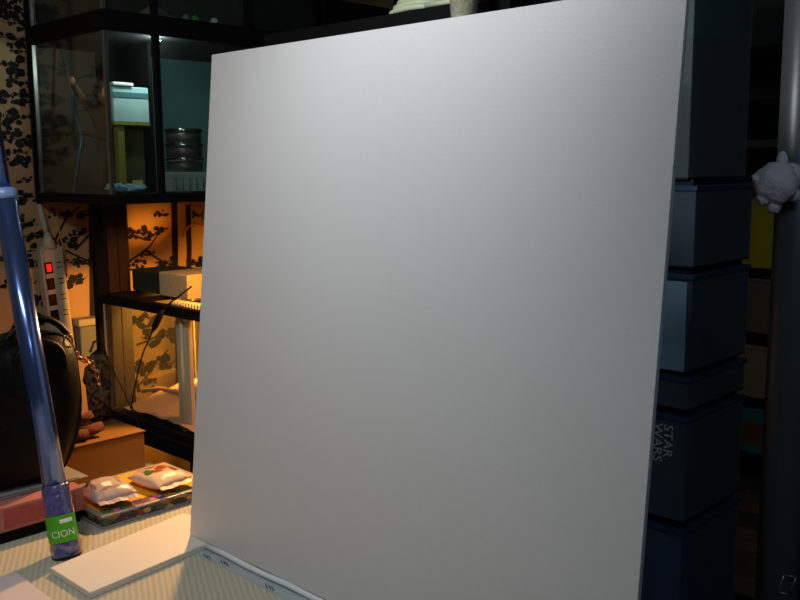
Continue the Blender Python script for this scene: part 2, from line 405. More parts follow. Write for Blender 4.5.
# green label wrapped round the sleeve on the camera side
tc_ = (CP-PB); tc_ -= PD*tc_.dot(PD); a0 = tc_.normalized(); a1 = PD.cross(a0)
def lab_patch(s0, s1, t0, t1, r, m, name, parent):
    mb = MB(); N = 16
    for i in range(N):
        u0 = t0+(t1-t0)*i/N; u1 = t0+(t1-t0)*(i+1)/N
        q = [at(s)+(a0*math.cos(u)+a1*math.sin(u))*r for s, u in ((s0, u0), (s0, u1), (s1, u1), (s1, u0))]
        mb.poly(q)
    bmesh.ops.remove_doubles(mb.b, verts=mb.b.verts, dist=1e-5)
    for f in mb.b.faces: f.smooth = True
    return mb.build(name, m, parent)
GREEN = mat('green_label', srgb(80, 170, 20), .35); LWHITE = mat('label_white', srgb(235, 240, 230), .4)
lb = lab_patch(.028, .076, -1.25, 1.15, PR+.0068, GREEN, 'green_label', po); lb['label'] = 'green label with white lettering'
lab_patch(.062, .069, -.1, .75, PR+.0072, LWHITE, 'white_strip', lb)
def wrap_text(txt, s, size, t0, m):
    tw = -1
    o = text_mesh('lettering', txt, size, m, lb, PB, (1, 0, 0), (0, 1, 0), .0001)
    o0 = ORG[lb.name]
    xs = [v.co.x for v in o.data.vertices]; mx = (min(xs)+max(xs))/2; R = PR+.0074
    for v in o.data.vertices:
        u = t0+(v.co.x-mx)/R; sy = v.co.y; rr = R+v.co.z
        v.co = at(s+sy)+(a0*math.cos(u)+a1*math.sin(u))*rr - o0
wrap_text('CION', .038, .017, .0, LWHITE)
MB().tube([at(0), at(.006)], PR+.006, 24).build('end_cap', mat('dark_blue_cap', srgb(30, 34, 70), .4), po)

# ------------------------------------------------------------------ flat case with snack packets
def rbox(name, lo, hi, m, parent=None, bev=.001, rot=0, piv=None): return MB().box(lo, hi, bev, rot, piv).build(name, m, parent)
cs = thing('flat_case', (-1.70, .96, TZ), 'flat colourful boxed case with yellow top under the two snack packets', 'case')
CX0, CX1, CY0, CY1 = -1.80, -1.592, .818, 1.085
COLS = mottled('printed_side', [srgb(40, 40, 70), srgb(150, 110, 60), srgb(60, 90, 60), srgb(190, 160, 110), srgb(30, 25, 30), srgb(120, 50, 60), srgb(70, 70, 120)], 60, .35, (1, 1, 2))
TOPC = mottled('printed_top', [srgb(90, 70, 130), srgb(230, 170, 30), srgb(80, 140, 60), srgb(235, 120, 170), srgb(120, 90, 60), srgb(230, 170, 30)], 38, .35)
RIM = mat('grey_clear_rim', srgb(150, 140, 145), .3)
rbox('printed_body', (CX0+.004, CY0+.004, TZ+.0005), (CX1-.004, CY1-.004, TZ+.026), COLS, cs)
rbox('cover', (CX0, CY0, TZ+.022), (CX1, CY1, TZ+.0265), RIM, cs)
rbox('tray', (CX0, CY0, TZ), (CX1, CY1, TZ+.004), RIM, cs)
rbox('yellow_panel', (CX0+.012, CY0+.010, TZ+.0265), (CX1-.035, CY1-.01, TZ+.0272), mat('yellow_card', srgb(236, 170, 20), .4), cs, .0002)
rbox('printed_panel', (CX1-.034, CY0+.012, TZ+.0265), (CX1-.010, CY1-.01, TZ+.0272), TOPC, cs, .0002)

def packet(name, c, L, W, H, rot, m, label, fin=.012):
    """pillow bag with crimped ends; L along local x"""
    t = thing(name, c, label, 'snack packet', 'snack packets on the flat case')
    t.rotation_euler = (0, 0, rot)
    bm = bmesh.new(); nx, ny = 26, 20; V = {}
    for side in (1, -1):
        for i in range(nx+1):
            for j in range(ny+1):
                u, v = i/nx*2-1, j/ny*2-1
                edge = i in (0, nx) or j in (0, ny)
                if side < 0 and edge: V[(side, i, j)] = V[(1, i, j)]; continue
                h = ((1-abs(u)**3.2)**.8)*((1-abs(v)**3)**.7)
                wr = .0016*noise.noise(Vector((u*5, v*5, side*3+c[0]*50)))+.0008*math.sin(v*22)*(abs(u) > .75)
                z = .45*H + side*h*H*.5 + wr*(.3+h) if not edge else .45*H + .001*math.sin(v*20)
                if side < 0: z = max(z, .0006)
                pinch = 1-.10*(1-abs(v))*0-.06*abs(u)**4
                V[(side, i, j)] = bm.verts.new((u*L/2, v*W/2*pinch, z))
        for i in range(nx):
            for j in range(ny):
                f = bm.faces.new([V[(side, i, j)], V[(side, i+1, j)], V[(side, i+1, j+1)], V[(side, i, j+1)]]); f.smooth = True
    bmesh.ops.recalc_face_normals(bm, faces=bm.faces)
    me = bpy.data.meshes.new('pouch'); bm.to_mesh(me); bm.free(); me.materials.append(m)
    o = bpy.data.objects.new('pouch', me); COL.objects.link(o); o.parent = t; ORG[t.name] = Vector((0, 0, 0)); ORG[o.name] = Vector((0, 0, 0))
    for sgn in (1, -1):
        mb = MB(); q = []
        for k in range(33):
            y = -W*.46+W*.92*k/32; col = []
            for d, dz in ((-.004, 0), (fin*.5, -.05*H), (fin, -.10*H)):
                col.append(mb.b.verts.new((sgn*(L/2+d), y, .45*H+dz+.0005*math.sin(k*1.6)+.001*math.sin(k*.5))))
            q.append(col)
        for u, v in zip(q, q[1:]):
            for e_ in (0, 1): mb.b.faces.new((u[e_], u[e_+1], v[e_+1], v[e_])).smooth = True
        mb.build('crimped_end', m, t)
    return t
B = .06
PK1 = patches('silver_pink_print', srgb(192, 172, 166), [((-.034, -.026, .02), (.014, .008, B), srgb(70, 60, 74)), ((-.038, .004, .02), (.008, .012, B), srgb(86, 72, 86)), ((-.024, .030, .02), (.016, .006, B), srgb(120, 100, 104)),
    ((-.016, -.033, .02), (.007, .006, B), srgb(60, 52, 66)), ((.002, .020, .02), (.022, .004, B), srgb(150, 122, 118)), ((.004, -.030, .02), (.022, .004, B), srgb(146, 116, 112)), ((.034, -.004, .02), (.005, .026, B), srgb(150, 122, 118)), ((.018, -.008, .03), (.010, .010, B), srgb(255, 252, 246))], .28, .5)
PK2 = patches('brown_nut_print', srgb(212, 188, 166), [((-.014, .004, .02), (.036, .038, B), srgb(190, 160, 120)), ((-.030, .018, .03), (.012, .012, B), srgb(104, 48, 36)), ((-.012, .030, .03), (.014, .010, B), srgb(96, 40, 34)), ((-.004, .006, .03), (.013, .012, B), srgb(128, 60, 42)),
    ((-.024, -.008, .03), (.011, .010, B), srgb(150, 84, 56)), ((.014, .026, .03), (.013, .010, B), srgb(110, 50, 40)), ((.010, -.010, .03), (.010, .010, B), srgb(150, 70, 48)), ((-.004, -.024, .03), (.014, .009, B), srgb(64, 112, 36)), ((-.042, -.016, .02), (.008, .02, B), srgb(108, 98, 112)), ((-.040, .026, .02), (.008, .012, B), srgb(108, 98, 112))], .35, .4)
packet('snack_packet', Vector((-1.668, .872, TZ+.0274)), 0.106, .090, .044, -.10, PK1, 'silvery pink crimped snack packet with white round mark, nearer the blue pole')
packet('snack_packet', Vector((-1.668, .992, TZ+.0274)), 0.108, .092, .038, .10, PK2, 'cream snack packet printed with brown nuts and a green leaf, beside the board')

# ------------------------------------------------------------------ pink box, papers, black bag, cardboard box
pb = thing('pink_box', (-1.82, .6, TZ), 'dusty pink cardboard box under the black bag at the left edge', 'box')
PINK = mat('pink_card', srgb(176, 112, 106), .55, noise_amt=.12, noise_scale=9)
rbox('box_base', (-2.02, .30, TZ), (-1.668, .812, TZ+.022), BLACKM, pb)
rbox('box_lid', (-2.03, .30, TZ+.024), (-1.66, .818, TZ+.072), PINK, pb, .002)
rbox('red_panel', (-1.66, .66, TZ+.03), (-1.6592, .80, TZ+.066), mat('red_print', srgb(168, 74, 70), .5, noise_amt=.3, noise_scale=60), pb, .0002)
PT = TZ+.0725
pa = thing('paper_pad', (-1.80, .6, PT), 'curled white paper pad between the pink box and the black bag', 'paper')
PAPW = mat('white_paper', srgb(140, 138, 138), .6)
for k in range(2):
    mb = MB(); N = 14
    for i in range(N):
        q = []
        for j in (i, i+1):
            t = j/N; q.append((t, .006*math.sin(t*5+k)+ (.014*max(0, t-.8)*5 if k == 2 else 0)))
        a, b2 = q
        y0, y1 = .36+.49*a[0]-.02*k, .36+.49*b2[0]-.02*k
        x1 = -1.70-.004*k
        mb.prism([(x1-.30, y0, PT+.001+.0025*k), (x1, y0, PT+.001+.0025*k+.2*abs(a[1])), (x1, y1, PT+.001+.0025*k+.2*abs(b2[1])), (x1-.30, y1, PT+.001+.0025*k)], (0, 0, .0012))
    mb.build('sheet', PAPW, pa)

# shoulder bag: outline puffed in depth
bg = thing('shoulder_bag', (-1.84, .64, PT+.010), 'slouching black leather shoulder bag standing on the pink box', 'bag')
prof = [(45, 487), (62, 480), (72, 466), (82, 440), (86, 415), (86, 395), (83, 370), (80, 350), (73, 338), (60, 333), (40, 336), (15, 345), (-20, 352), (-60, 358), (-90, 380), (-100, 430), (-90, 478), (-50, 492), (0, 492)]
XB = -1.705
pts = [Px(x, y, XB) for x, y in prof]
for p in pts: p.z = max(p.z, PT+.011)
cc = sum((p for p in pts), Vector())/len(pts)
# smooth closed curve
def smooth_loop(P, it=2):
    for _ in range(it):
        Q = []
        for i in range(len(P)):
            a, b2 = P[i], P[(i+1) % len(P)]; Q += [a*.75+b2*.25, a*.25+b2*.75]
        P = Q
    return P
loop = smooth_loop(pts)
mb = MB(); rings = []
secs = [(0.0, .0), (.012, .30), (.008, .70), (-.006, .90), (-.02, .985), (-.04, 1.0), (-.10, 1.0), (-.13, .97), (-.146, .85), (-.155, .5)]
for dx, k in secs[1:]:
    rings.append([mb.b.verts.new(Vector((XB+dx-.0+.006*noise.noise(p*9), cc.y+(p.y-cc.y)*k, max(PT+.011, cc.z+(p.z-cc.z)*k)))) for p in loop])
for a, b2 in zip(rings, rings[1:]):
    for i in range(len(loop)):
        f = mb.b.faces.new((a[i], a[(i+1) % len(loop)], b2[(i+1) % len(loop)], b2[i])); f.smooth = True
mb.b.faces.new(rings[0]); mb.b.faces.new(rings[-1][::-1])
mb.build('bag_body', LEATHER, bg)
pip = [Vector((XB-.022, cc.y+(p.y-cc.y)*.992, max(PT+.014, cc.z+(p.z-cc.z)*.992))) for p in loop]
MB().tube(pip+[pip[0]], .0035, 8, False).build('piping', LEATHER, bg)
pip = [Vector((XB-.010, cc.y+(p.y-cc.y)*.92, cc.z+(p.z-cc.z)*.90)) for p in loop]
MB().tube(pip+[pip[0]], .0022, 6, False).build('seam', LEATHER, bg)
hp = [Px(x, y, XB+.004) for x, y in ((14, 384), (14, 362), (22, 346), (38, 341), (54, 343), (63, 352), (66, 370), (60, 388), (48, 396))]
MB().tube(smooth_loop(hp, 1)[:-2], .006, 8).build('handle', LEATHER, bg)
MB().tube(smooth_loop([Px(x, y, XB-.05) for x, y in ((72, 345), (64, 328), (48, 318), (28, 320), (10, 334), (0, 350))], 1)[:-2], .007, 8).build('shoulder_strap', LEATHER, bg)
gm = mat('gold_metal', srgb(200, 150, 90), .25, metal=1)
mb = MB(); q = Px(68, 341, XB+.012)
mb.tube([q+Vector((0, .009*math.cos(a*PI/8), .013*math.sin(a*PI/8))) for a in range(17)], .0022, 6, False)
rg = mb.build('strap_ring', gm, bg); rg['label'] = 'shiny metal strap ring'
ch = [Px(x, y, XB-.03) for x, y in ((70, 347), (76, 354), (84, 360), (92, 364), (97, 374), (100, 388))]
for i in range(len(ch)-1):
    for t in (0, .5):
        p = ch[i].lerp(ch[i+1], t); d = (ch[i+1]-ch[i]).normalized(); s_ = Vector((1, 0, 0)) if (i*2+int(t*2)) % 2 else d.cross(Vector((1, 0, 0)))
        MB().tube([p+d*.009*math.cos(a*PI/5)+s_*.005*math.sin(a*PI/5) for a in range(11)], .0016, 5, False).build('chain_link', gm, bg)

kb = thing('cardboard_box', (-1.98, .95, TZ), 'plain brown cardboard box behind the snack packets', 'box')
KRAFT = mat('kraft_card', srgb(122, 80, 20), .7, noise_amt=.08, noise_scale=20)
rbox('carton', (-2.08, .825, TZ), (-1.86, 1.072, TZ+.088), KRAFT, kb, .0015)
rbox('flap', (-2.08, .823, TZ+.089), (-1.858, 1.074, TZ+.092), KRAFT, kb, .0008)
rbox('tape_seam', (-1.972, .822, TZ+.0915), (-1.966, 1.0745, TZ+.0925), mat('seam_brown', srgb(90, 60, 28), .7), kb, .0002)  # thin darker brown strip across the box top

# small things on the cardboard box
KT = TZ+.0928
pl_ = thing('stuffed_toy', (-1.93, .90, KT), 'rusty brown stuffed toy slumped on the cardboard box behind the bag', 'toy')
RUST = mat('rust_plush', srgb(84, 40, 20), .9, noise_amt=.35, noise_scale=60, bump=1, bump_scale=150)
MB().ball((-1.93, .905, KT+.030), .034, (1, 1.0, .9), .15).build('body', RUST, pl_)
MB().ball((-1.925, .893, KT+.075), .026, (1, 1.0, .95), .15).build('head', RUST, pl_)
for dy, dz in ((-.02, .099), (.016, .099)): MB().ball((-1.93, .893+dy, KT+dz), .010, (.6, 1, 1)).build('ear', RUST, pl_)
MB().tube([(-1.905, .93, KT+.02), (-1.893, .955, KT+.016), (-1.888, .985, KT+.024)], [.016, .014, .011], 10).build('leg', RUST, pl_)
MB().tube([(-1.90, .90, KT+.020), (-1.887, .92, KT+.014), (-1.88, .945, KT+.016)], [.014, .013, .011], 10).build('leg', RUST, pl_)
MB().tube([(-1.915, .92, KT+.05), (-1.90, .945, KT+.045), (-1.895, .965, KT+.055)], [.011, .010, .009], 10).build('arm', RUST, pl_)
MB().tube([(-1.925+.025*math.cos(a*PI/6), .893+.024*math.sin(a*PI/6), KT+.055) for a in range(13)], .004, 6, False).build('red_collar', mat('red_ribbon', srgb(180, 60, 34), .5), pl_)
LEO = mottled('leopard_cloth', [srgb(34, 24, 18), srgb(96, 76, 48), srgb(112, 90, 58), srgb(24, 18, 14), srgb(80, 62, 40)], 130, .8)
lp = thing('patterned_pouch', (-2.0, 1.0, KT), 'beige and dark brown patterned cloth pouch hanging between bag and glass tank', 'pouch')
ctr = Px(98, 376, -2.02)
mb = MB().ball((ctr.x, ctr.y, ctr.z), .05, (.30, .66, 1.15), .35, 20); 
mb.build('pouch_body', LEO, lp)
MB().tube([Px(90, 352, -2.02), Px(94, 342, -2.03), Px(100, 340, -2.03), Px(106, 354, -2.02)], .003, 6).build('drawstring', LEO, lp)
MB().tube([(ctr.x, ctr.y, ctr.z-.01), (ctr.x, ctr.y, KT+.002)], [.031, .026], 12).build('pouch_foot', LEO, lp)

# ------------------------------------------------------------------ glass tank on black stand
TX0, TX1, TY0, TY1, TB, TT = -2.378, -1.70, 1.258, 1.56, .712, 1.045
sd = thing('tank_stand', ((TX0+TX1)/2, 1.4, 0), 'black stand carrying the glass tank behind the cardboard box', 'stand')
rbox('stand_top', (TX0-.004, TY0-.012, .655), (TX1+.02, TY1+.01, .695), BLACKM, sd)
for x in (TX0+.02, TX1-.02):
    for y in (TY0+.012, TY1-.02): rbox('leg', (x-.018, y-.018, 0), (x+.018, y+.018, .655), BLACKM, sd)
rbox('stand_shelf', (TX0, TY0, .25), (TX1, TY1, .27), BLACKM, sd)
rbox('back_panel', (TX0, TY1-.006, .27), (TX1, TY1, .655), BLACKM, sd)
tk = thing('glass_tank', ((TX0+TX1)/2, 1.4, .695), 'black rimmed glass tank lit orange from within below the cabinet', 'tank')
rbox('base_frame', (TX0, TY0, .695), (TX1, TY1, .714), BLACK, tk, .001)
rbox('front_pane', (TX0+.003, TY0+.003, TB), (TX1-.003, TY0+.008, TT-.022), GLASS, tk, 0)
rbox('back_pane', (TX0+.003, TY1-.008, TB), (TX1-.003, TY1-.003, TT-.022), GLASS, tk, 0)
rbox('side_pane', (TX0+.003, TY0+.009, TB), (TX0+.008, TY1-.009, TT-.022), GLASS, tk, 0)
rbox('side_pane', (TX1-.008, TY0+.009, TB), (TX1-.003, TY1-.009, TT-.022), GLASS, tk, 0)
mb = MB()
for a, b2 in (((TX0, TY0, TT-.026), (TX1, TY0+.02, TT)), ((TX0, TY1-.02, TT-.026), (TX1, TY1, TT)), ((TX0, TY0+.02, TT-.026), (TX0+.02, TY1-.02, TT)), ((TX1-.02, TY0+.02, TT-.026), (TX1, TY1-.02, TT))): mb.box(a, b2)
mb.box((TX0+.15, TY0+.02, TT-.012), (TX0+.17, TY1-.02, TT)); mb.box((TX0+.31, TY0+.02, TT-.012), (TX0+.33, TY1-.02, TT))
mb.build('top_rim', BLACKM, tk)
EDGE = mat('highlight_cream', srgb(210, 190, 160), .2, spec=.8)
for x, y in ((TX0+.004, TY1-.006), (TX0+.004, TY0+.004)): rbox('corner_highlight', (x-.002, y-.002, TB), (x+.002, y+.002, TT-.026), EDGE, tk, 0)  # pale strips paint the highlight along the tank's left corners
# slotted vent strip standing along the rim
SL = mat('cream_plastic', srgb(240, 228, 200), .5)
for i in range(22):
    x = -2.045+.0128*i
    MB().box((x, TY0+.016, TT-.001), (x+.0062, TY0+.044, TT+.010)).build('vent_slat', SL, tk)
MB().box((-2.05, TY0+.046, TT-.001), (-1.765, TY0+.05, TT+.011)).build('vent_back', BLACK, tk)
# upright cream post inside
MB().box((-2.052, 1.288, TB+.002), (-1.992, 1.30, TT-.03), .002).build('upright_panel', SL, tk)
MB().tube([(-2.018, 1.283, TB+.002), (-2.018, 1.283, TT-.03)], .006, 10).build('upright_tube', SL, tk)
# pale sand heaped in the tank
SAND = mat('pale_sand', srgb(205, 178, 150), .9, noise_amt=.12, noise_scale=60, bump=.7, bump_scale=120)
mb = MB(); NX, NY = 40, 18; g = []
for i in range(NX+1):
    for j in range(NY+1):
        x = TX0+.05+(TX1-TX0-.06)*i/NX; y = TY0+.012+(TY1-TY0-.024)*j/NY
        h = .018+.045*(j/NY)+.012*noise.noise(Vector((x*9, y*9, 1)))+.006*noise.noise(Vector((x*30, y*30, 1)))
        if i == 0: h = .0
        g.append(mb.b.verts.new((x, y, TB+.003+max(0, h))))
for i in range(NX):
    for j in range(NY):
        a = i*(NY+1)+j; f = mb.b.faces.new((g[a], g[a+NY+1], g[a+NY+2], g[a+1])); f.smooth = True
mb.build('sand_bed', SAND, tk)['kind'] = 'stuff'
MB().tube(smooth_loop([Py(x, y, 1.40) for x, y in ((140, 392), (150, 390), (162, 388), (176, 392), (200, 396), (215, 404))], 1)[:-2], .006, 8).build('branch', mat('beige_cloth', srgb(190, 165, 120), .8), tk)

sb = rbox('sponge_block', (-2.385, 1.36, TT+.0005), (-2.235, 1.50, TT+.062), mat('shaded_sponge', srgb(48, 54, 40), .95, noise_amt=.3, noise_scale=80, bump=1, bump_scale=200), None, .003)  # shaded side of the one block, painted as a darker block
tag(sb, 'shaded left part of the sponge block on the tank rim, painted dark greenish', 'block')
sb = rbox('sponge_block', (-2.228, 1.352, TT+.0005), (-2.088, 1.50, TT+.066), mat('cream_sponge', srgb(214, 200, 150), .95, noise_amt=.2, noise_scale=80, bump=1, bump_scale=200), None, .003)
tag(sb, 'lit right part of the cream sponge block, glowing yellow in the lamp light on the tank rim', 'block')

# clip lamp (its bulb lights the tank); it stands hidden behind the board
lm = thing('clip_lamp', (TX1-.02, 1.40, TT), 'small black clip lamp with a warm head and an added second one on the far tank end', 'lamp')
rbox('clamp', (TX1-.035, 1.38, TT), (TX1-.005, 1.42, TT+.03), BLACK, lm)
MB().tube([(TX1-.02, 1.40, TT+.03), (TX1-.02, 1.40, 1.20), (TX1-.06, 1.37, 1.235), tuple(BULB-AIM*.076)], .005, 8).build('arm', BLACK, lm)
mb = MB().lathe([(.016, .075), (.026, .07), (.05, .035), (.058, .012), (.055, .012), (.045, .034), (.022, .066)], (0, 0, 0))
Q = AIM.to_track_quat('-Z', 'Y')
for v in mb.b.verts: v.co = Q @ v.co + BULB
mb.build('lamp_shade', BLACK, lm)
mb = MB().lathe([(.016, .075), (.026, .07), (.05, .035), (.058, .012), (.055, .012), (.045, .034), (.022, .066)], (0, 0, 0))
Q = DAIM.to_track_quat('-Z', 'Y')
for v in mb.b.verts: v.co = Q @ v.co + DBULB
mb.build('lamp_shade', BLACK, lm)  # shade of the added second head
MB().tube([(TX1-.02, 1.40, 1.19), (TX1-.03, 1.36, 1.30), tuple(DBULB-DAIM*.076)], .005, 8).build('arm', BLACK, lm)
MB().tube([BULB-AIM*.03, BULB-AIM*.07], .012, 12).build('socket', WHITEP, lm)

tl = thing('tank_lamp', (TBULB.x, TBULB.y, TB), 'small black lamp head standing inside the far end of the glass tank', 'lamp')
mb = MB().lathe([(.012, .05), (.02, .045), (.036, .02), (.040, .008), (.038, .008), (.032, .022)], (0, 0, 0))
Q = TAIM.to_track_quat('-Z', 'Y')
for v in mb.b.verts: v.co = Q @ v.co + TBULB
mb.build('lamp_shade', BLACK, tl)
MB().tube([TBULB-TAIM*.045, (TBULB.x+.08, TBULB.y, TBULB.z-.0), (TBULB.x+.08, TBULB.y, TB+.003)], .004, 8).build('stem', BLACK, tl)

# cable with inline switch hanging from the tank rim
cp = [Py(x, y, TY0-.014) for x, y in ((196, 283), (178, 297), (166, 306), (156, 322), (150, 338), (143, 352), (138, 372), (134, 392), (131, 408), (137, 422), (142, 432))]
cb = thing('lamp_cable', cp[-1], 'thin black cable with inline switch hanging down the front of the glass tank', 'cable')
MB().tube(smooth_loop(cp, 1)[:-2], .0022, 6).build('wire', CORD, cb)
MB().tube([Py(x, y, TY0-.017) for x, y in ((163, 310), (160, 315), (155, 326), (153, 331))], [.004, .0085, .0085, .004], 10).build('inline_switch', CORD, cb)
cp = [Py(x, y, TY0-.016) for x, y in ((105, 352), (114, 372), (124, 392), (131, 408), (138, 422), (144, 436))]
c2 = MB().tube(cp, .0018, 6).build('thin_cable', CORD); tag(c2, 'second thin dark cable crossing the lower left of the tank', 'cable')

# ------------------------------------------------------------------ glass display cabinet
CXF, CXB, CYA, CYB = -2.205, -2.645, 1.21, 1.93
Z0, Z1, Z2, ZT = 1.300, 1.742, 1.795, 2.22
cab = thing('display_cabinet', (-2.42, 1.55, 0), 'tall black framed glass display cabinet above the lit tank', 'cabinet')
rbox('bottom_shelf', (CXB, CYA, Z0), (CXF, CYB, Z0+.026), BLACKM, cab, .001)
rbox('middle_shelf', (CXB, CYA, Z1), (CXF, CYB, Z2), BLACKM, cab, .001)
rbox('top_board', (CXB, CYA, ZT), (CXF, CYB, ZT+.03), BLACKM, cab, .001)
rbox('back_panel', (CXB-.006, CYA, Z0), (CXB, CYB, ZT+.03), mat('back_board', srgb(62, 54, 36), .7, noise_amt=.5, noise_scale=9), cab, 0)
rbox('side_panel', (CXB, CYB-.012, Z0+.026), (CXF, CYB, Z1), BLACKM, cab, 0)
rbox('side_panel', (CXB, CYB-.012, Z2), (CXF, CYB, ZT), BLACKM, cab, 0)
for za, zb in ((Z0+.026, Z1), (Z2, ZT)):
    rbox('side_glass', (CXB+.03, CYA+.004, za), (CXF-.012, CYA+.008, zb), GLASS, cab, 0)
    rbox('glass_door', (CXF-.012, CYA+.012, za), (CXF-.008, 1.375, zb), GLASS, cab, 0)
    dr = rbox('glass_door', (CXF-.020, 1.365, za), (CXF-.016, 1.685, zb), TEALG, cab, 0)
    rbox('glass_door', (CXF-.012, 1.665, za), (CXF-.008, CYB-.012, zb), TEALG, cab, 0)
    rbox('corner_post', (CXF-.011, CYA, za), (CXF, CYA+.011, zb), ALU, cab, .0005)
    rbox('door_stile', (CXF-.022, 1.36, za), (CXF-.004, 1.374, zb), BLACKM, cab, 0)
    rbox('door_stile', (CXF-.022, 1.665, za), (CXF-.004, 1.685, zb), BLACKM, cab, 0)
    rbox('rear_post', (CXB, CYA, za), (CXB+.030, CYA+.02, zb), BLACKM, cab, 0)
    rbox('edge_strip', (CXB+.030, CYA, za), (CXB+.034, CYA+.010, zb), ALU, cab, 0)
rbox('fill_light_housing', (-2.257, 1.380, 1.735), (-2.237, 1.398, 1.742), WHITEP, cab, .001)  # housing added along with the cabinet fill
# middle divider behind the second door; teal backing paints the doors' soft reflection
rbox('divider', (CXB, 1.42, Z0+.026), (CXF-.14, 1.43, Z1), BLACKM, cab, 0)
rbox('reflection_backing', (CXB+.001, 1.43, Z0+.026), (CXB+.01, CYB-.012, Z1), mat('reflection_teal', srgb(120, 160, 150), .5, noise_amt=.35, noise_scale=5), cab, 0)
for y, y2 in ((1.262, 1.288), (1.300, 1.331), (1.333, 1.366)):
    rbox('leg', (-2.43, y, 0), (-2.405, y2, Z0), BLACKM if y < 1.3 else mat('dark_wood', srgb(44, 28, 20), .6), cab, .001)
rbox('leg', (-2.63, CYB-.04, 0), (-2.60, CYB-.01, Z0), BLACKM, cab, .001)
rbox('leg', (-2.25, CYB-.04, 0), (-2.22, CYB-.01, Z0), BLACKM, cab, .001)

CZ = Z0+.0262
# things on the lower shelf
tc1 = thing('stand_in_case', (-2.34, 1.35, CZ), 'pale teal box with a bright lid, added for the bright patch in the cabinet glass', 'case')  # box added to stand in for the bright teal patch in the glass
TEALP = mat('pale_teal_plastic', srgb(196, 240, 232), .3, noise_amt=.25, noise_scale=14)
a = Px(112, 84, -2.33); b2 = Px(150, 126, -2.33)
YEL = mat('olive_stand', srgb(150, 140, 50), .6, noise_amt=.3, noise_scale=20)
rbox('stand_in_body', (-2.36, a.y, b2.z+.008), (-2.33, b2.y, a.z-.004), TEALP, tc1, .003)
rbox('stand_in_band', (-2.331, a.y+.002, a.z-.034), (-2.328, b2.y-.002, a.z-.02), mat('teal_band', srgb(90, 140, 146), .4), tc1, 0)
rbox('stand_in_lid', (-2.372, a.y-.002, a.z-.003), (-2.322, a.y+(b2.y-a.y)*.55, a.z+.006), mat('white_lid', srgb(250, 250, 250), .3), tc1, .002)
rbox('stand_in_foot', (-2.365, a.y, b2.z), (-2.328, b2.y, b2.z+.008), YEL, tc1, .001)
rbox('stand_column', (-2.357, a.y+.012, CZ), (-2.335, a.y+.034, b2.z), YEL, tc1, .002)
rbox('stand_back', (-2.372, a.y+.036, CZ), (-2.362, b2.y-.002, b2.z), mat('dark_olive', srgb(72, 72, 34), .7, noise_amt=.5, noise_scale=30), tc1, .002)
cw = thing('crumpled_wrapper', (-2.27, 1.28, CZ), 'crumpled pale blue plastic wrapper with red spot at the cabinet corner', 'wrapper')
WR = mat('pale_blue_plastic_wrap', srgb(140, 175, 190), .3, noise_amt=.4, noise_scale=40)
MB().ball((-2.275, 1.262, CZ+.014), .022, (1.2, 1.3, .62), .5, 20).build('wrapper_fold', WR, cw)
MB().ball((-2.265, 1.31, CZ+.013), .022, (1.1, 1.7, .56), .5, 20).build('wrapper_fold', WR, cw)
MB().ball((-2.250, 1.295, CZ+.018), .008, (.6, 1, .8), .3, 10).build('red_spot', mat('red_plastic', srgb(190, 50, 40), .4), cw)
rbox('small_tag', (-2.262, 1.305, CZ+.025), (-2.258, 1.335, CZ+.036), mat('cream_tag', srgb(225, 205, 120), .5, noise_amt=.4, noise_scale=90), cw, 0)
# doll with raised arm
dl = thing('doll', (-2.44, 1.30, CZ), 'shadowy brown doll with raised arm standing behind the cabinet side glass', 'doll')
DK = mat('brown_doll_cloth', srgb(92, 62, 46), .8, noise_amt=.4, noise_scale=30); DSK = mat('doll_skin', srgb(176, 122, 88), .6)
def skin(name, js, es, m, parent, sub=1):
    me = bpy.data.meshes.new(name); o0 = ORG[parent.name]
    me.from_pydata([Vector(j[:3])-o0 for j in js], es, []); o = bpy.data.objects.new(name, me); COL.objects.link(o); o.parent = parent
    sk = o.modifiers.new('skin', 'SKIN'); sk.use_smooth_shade = True
    for i, j in enumerate(js): me.skin_vertices[0].data[i].radius = (j[3], j[3])
    me.skin_vertices[0].data[0].use_root = True
    sbm = o.modifiers.new('sub', 'SUBSURF'); sbm.levels = sub; sbm.render_levels = sub
    me.materials.append(m); ORG[o.name] = o0; return o
xd = -2.44; yd = 1.335
skin('body', [(xd, yd, CZ+.13, .026), (xd, yd, CZ+.17, .024), (xd, yd, CZ+.215, .032), (xd, yd, CZ+.245, .012), (xd, yd-.04, CZ+.225, .014), (xd+.01, yd-.075, CZ+.26, .012), (xd+.015, yd-.105, CZ+.30, .010), (xd, yd+.036, CZ+.22, .014), (xd+.01, yd+.045, CZ+.18, .012), (xd+.02, yd+.03, CZ+.145, .010),
     (xd, yd-.018, CZ+.10, .018), (xd+.01, yd-.03, CZ+.05, .014), (xd, yd-.03, CZ+.01, .012), (xd, yd+.018, CZ+.10, .018), (xd+.01, yd+.022, CZ+.05, .014), (xd, yd+.022, CZ+.01, .012)],
     [(0, 1), (1, 2), (2, 3), (2, 4), (4, 5), (5, 6), (2, 7), (7, 8), (8, 9), (0, 10), (10, 11), (11, 12), (0, 13), (13, 14), (14, 15)], DK, dl)
MB().ball((xd, yd, CZ+.275), .026, (1, .9, 1.1)).build('head', DSK, dl)
MB().ball((xd-.008, yd, CZ+.284), .029, (1, 1, 1.0), .2).build('hair', mat('dark_hair', srgb(30, 22, 18), .8), dl)
MB().ball((xd+.02, yd-.108, CZ+.306), .009, (1, 1, 1.2)).build('hand', DSK, dl)
MB().ball((xd+.018, yd, CZ+.20), .022, (.8, .9, 1.6), .2).build('red_sash', mat('red_cloth', srgb(140, 30, 30), .7), dl)
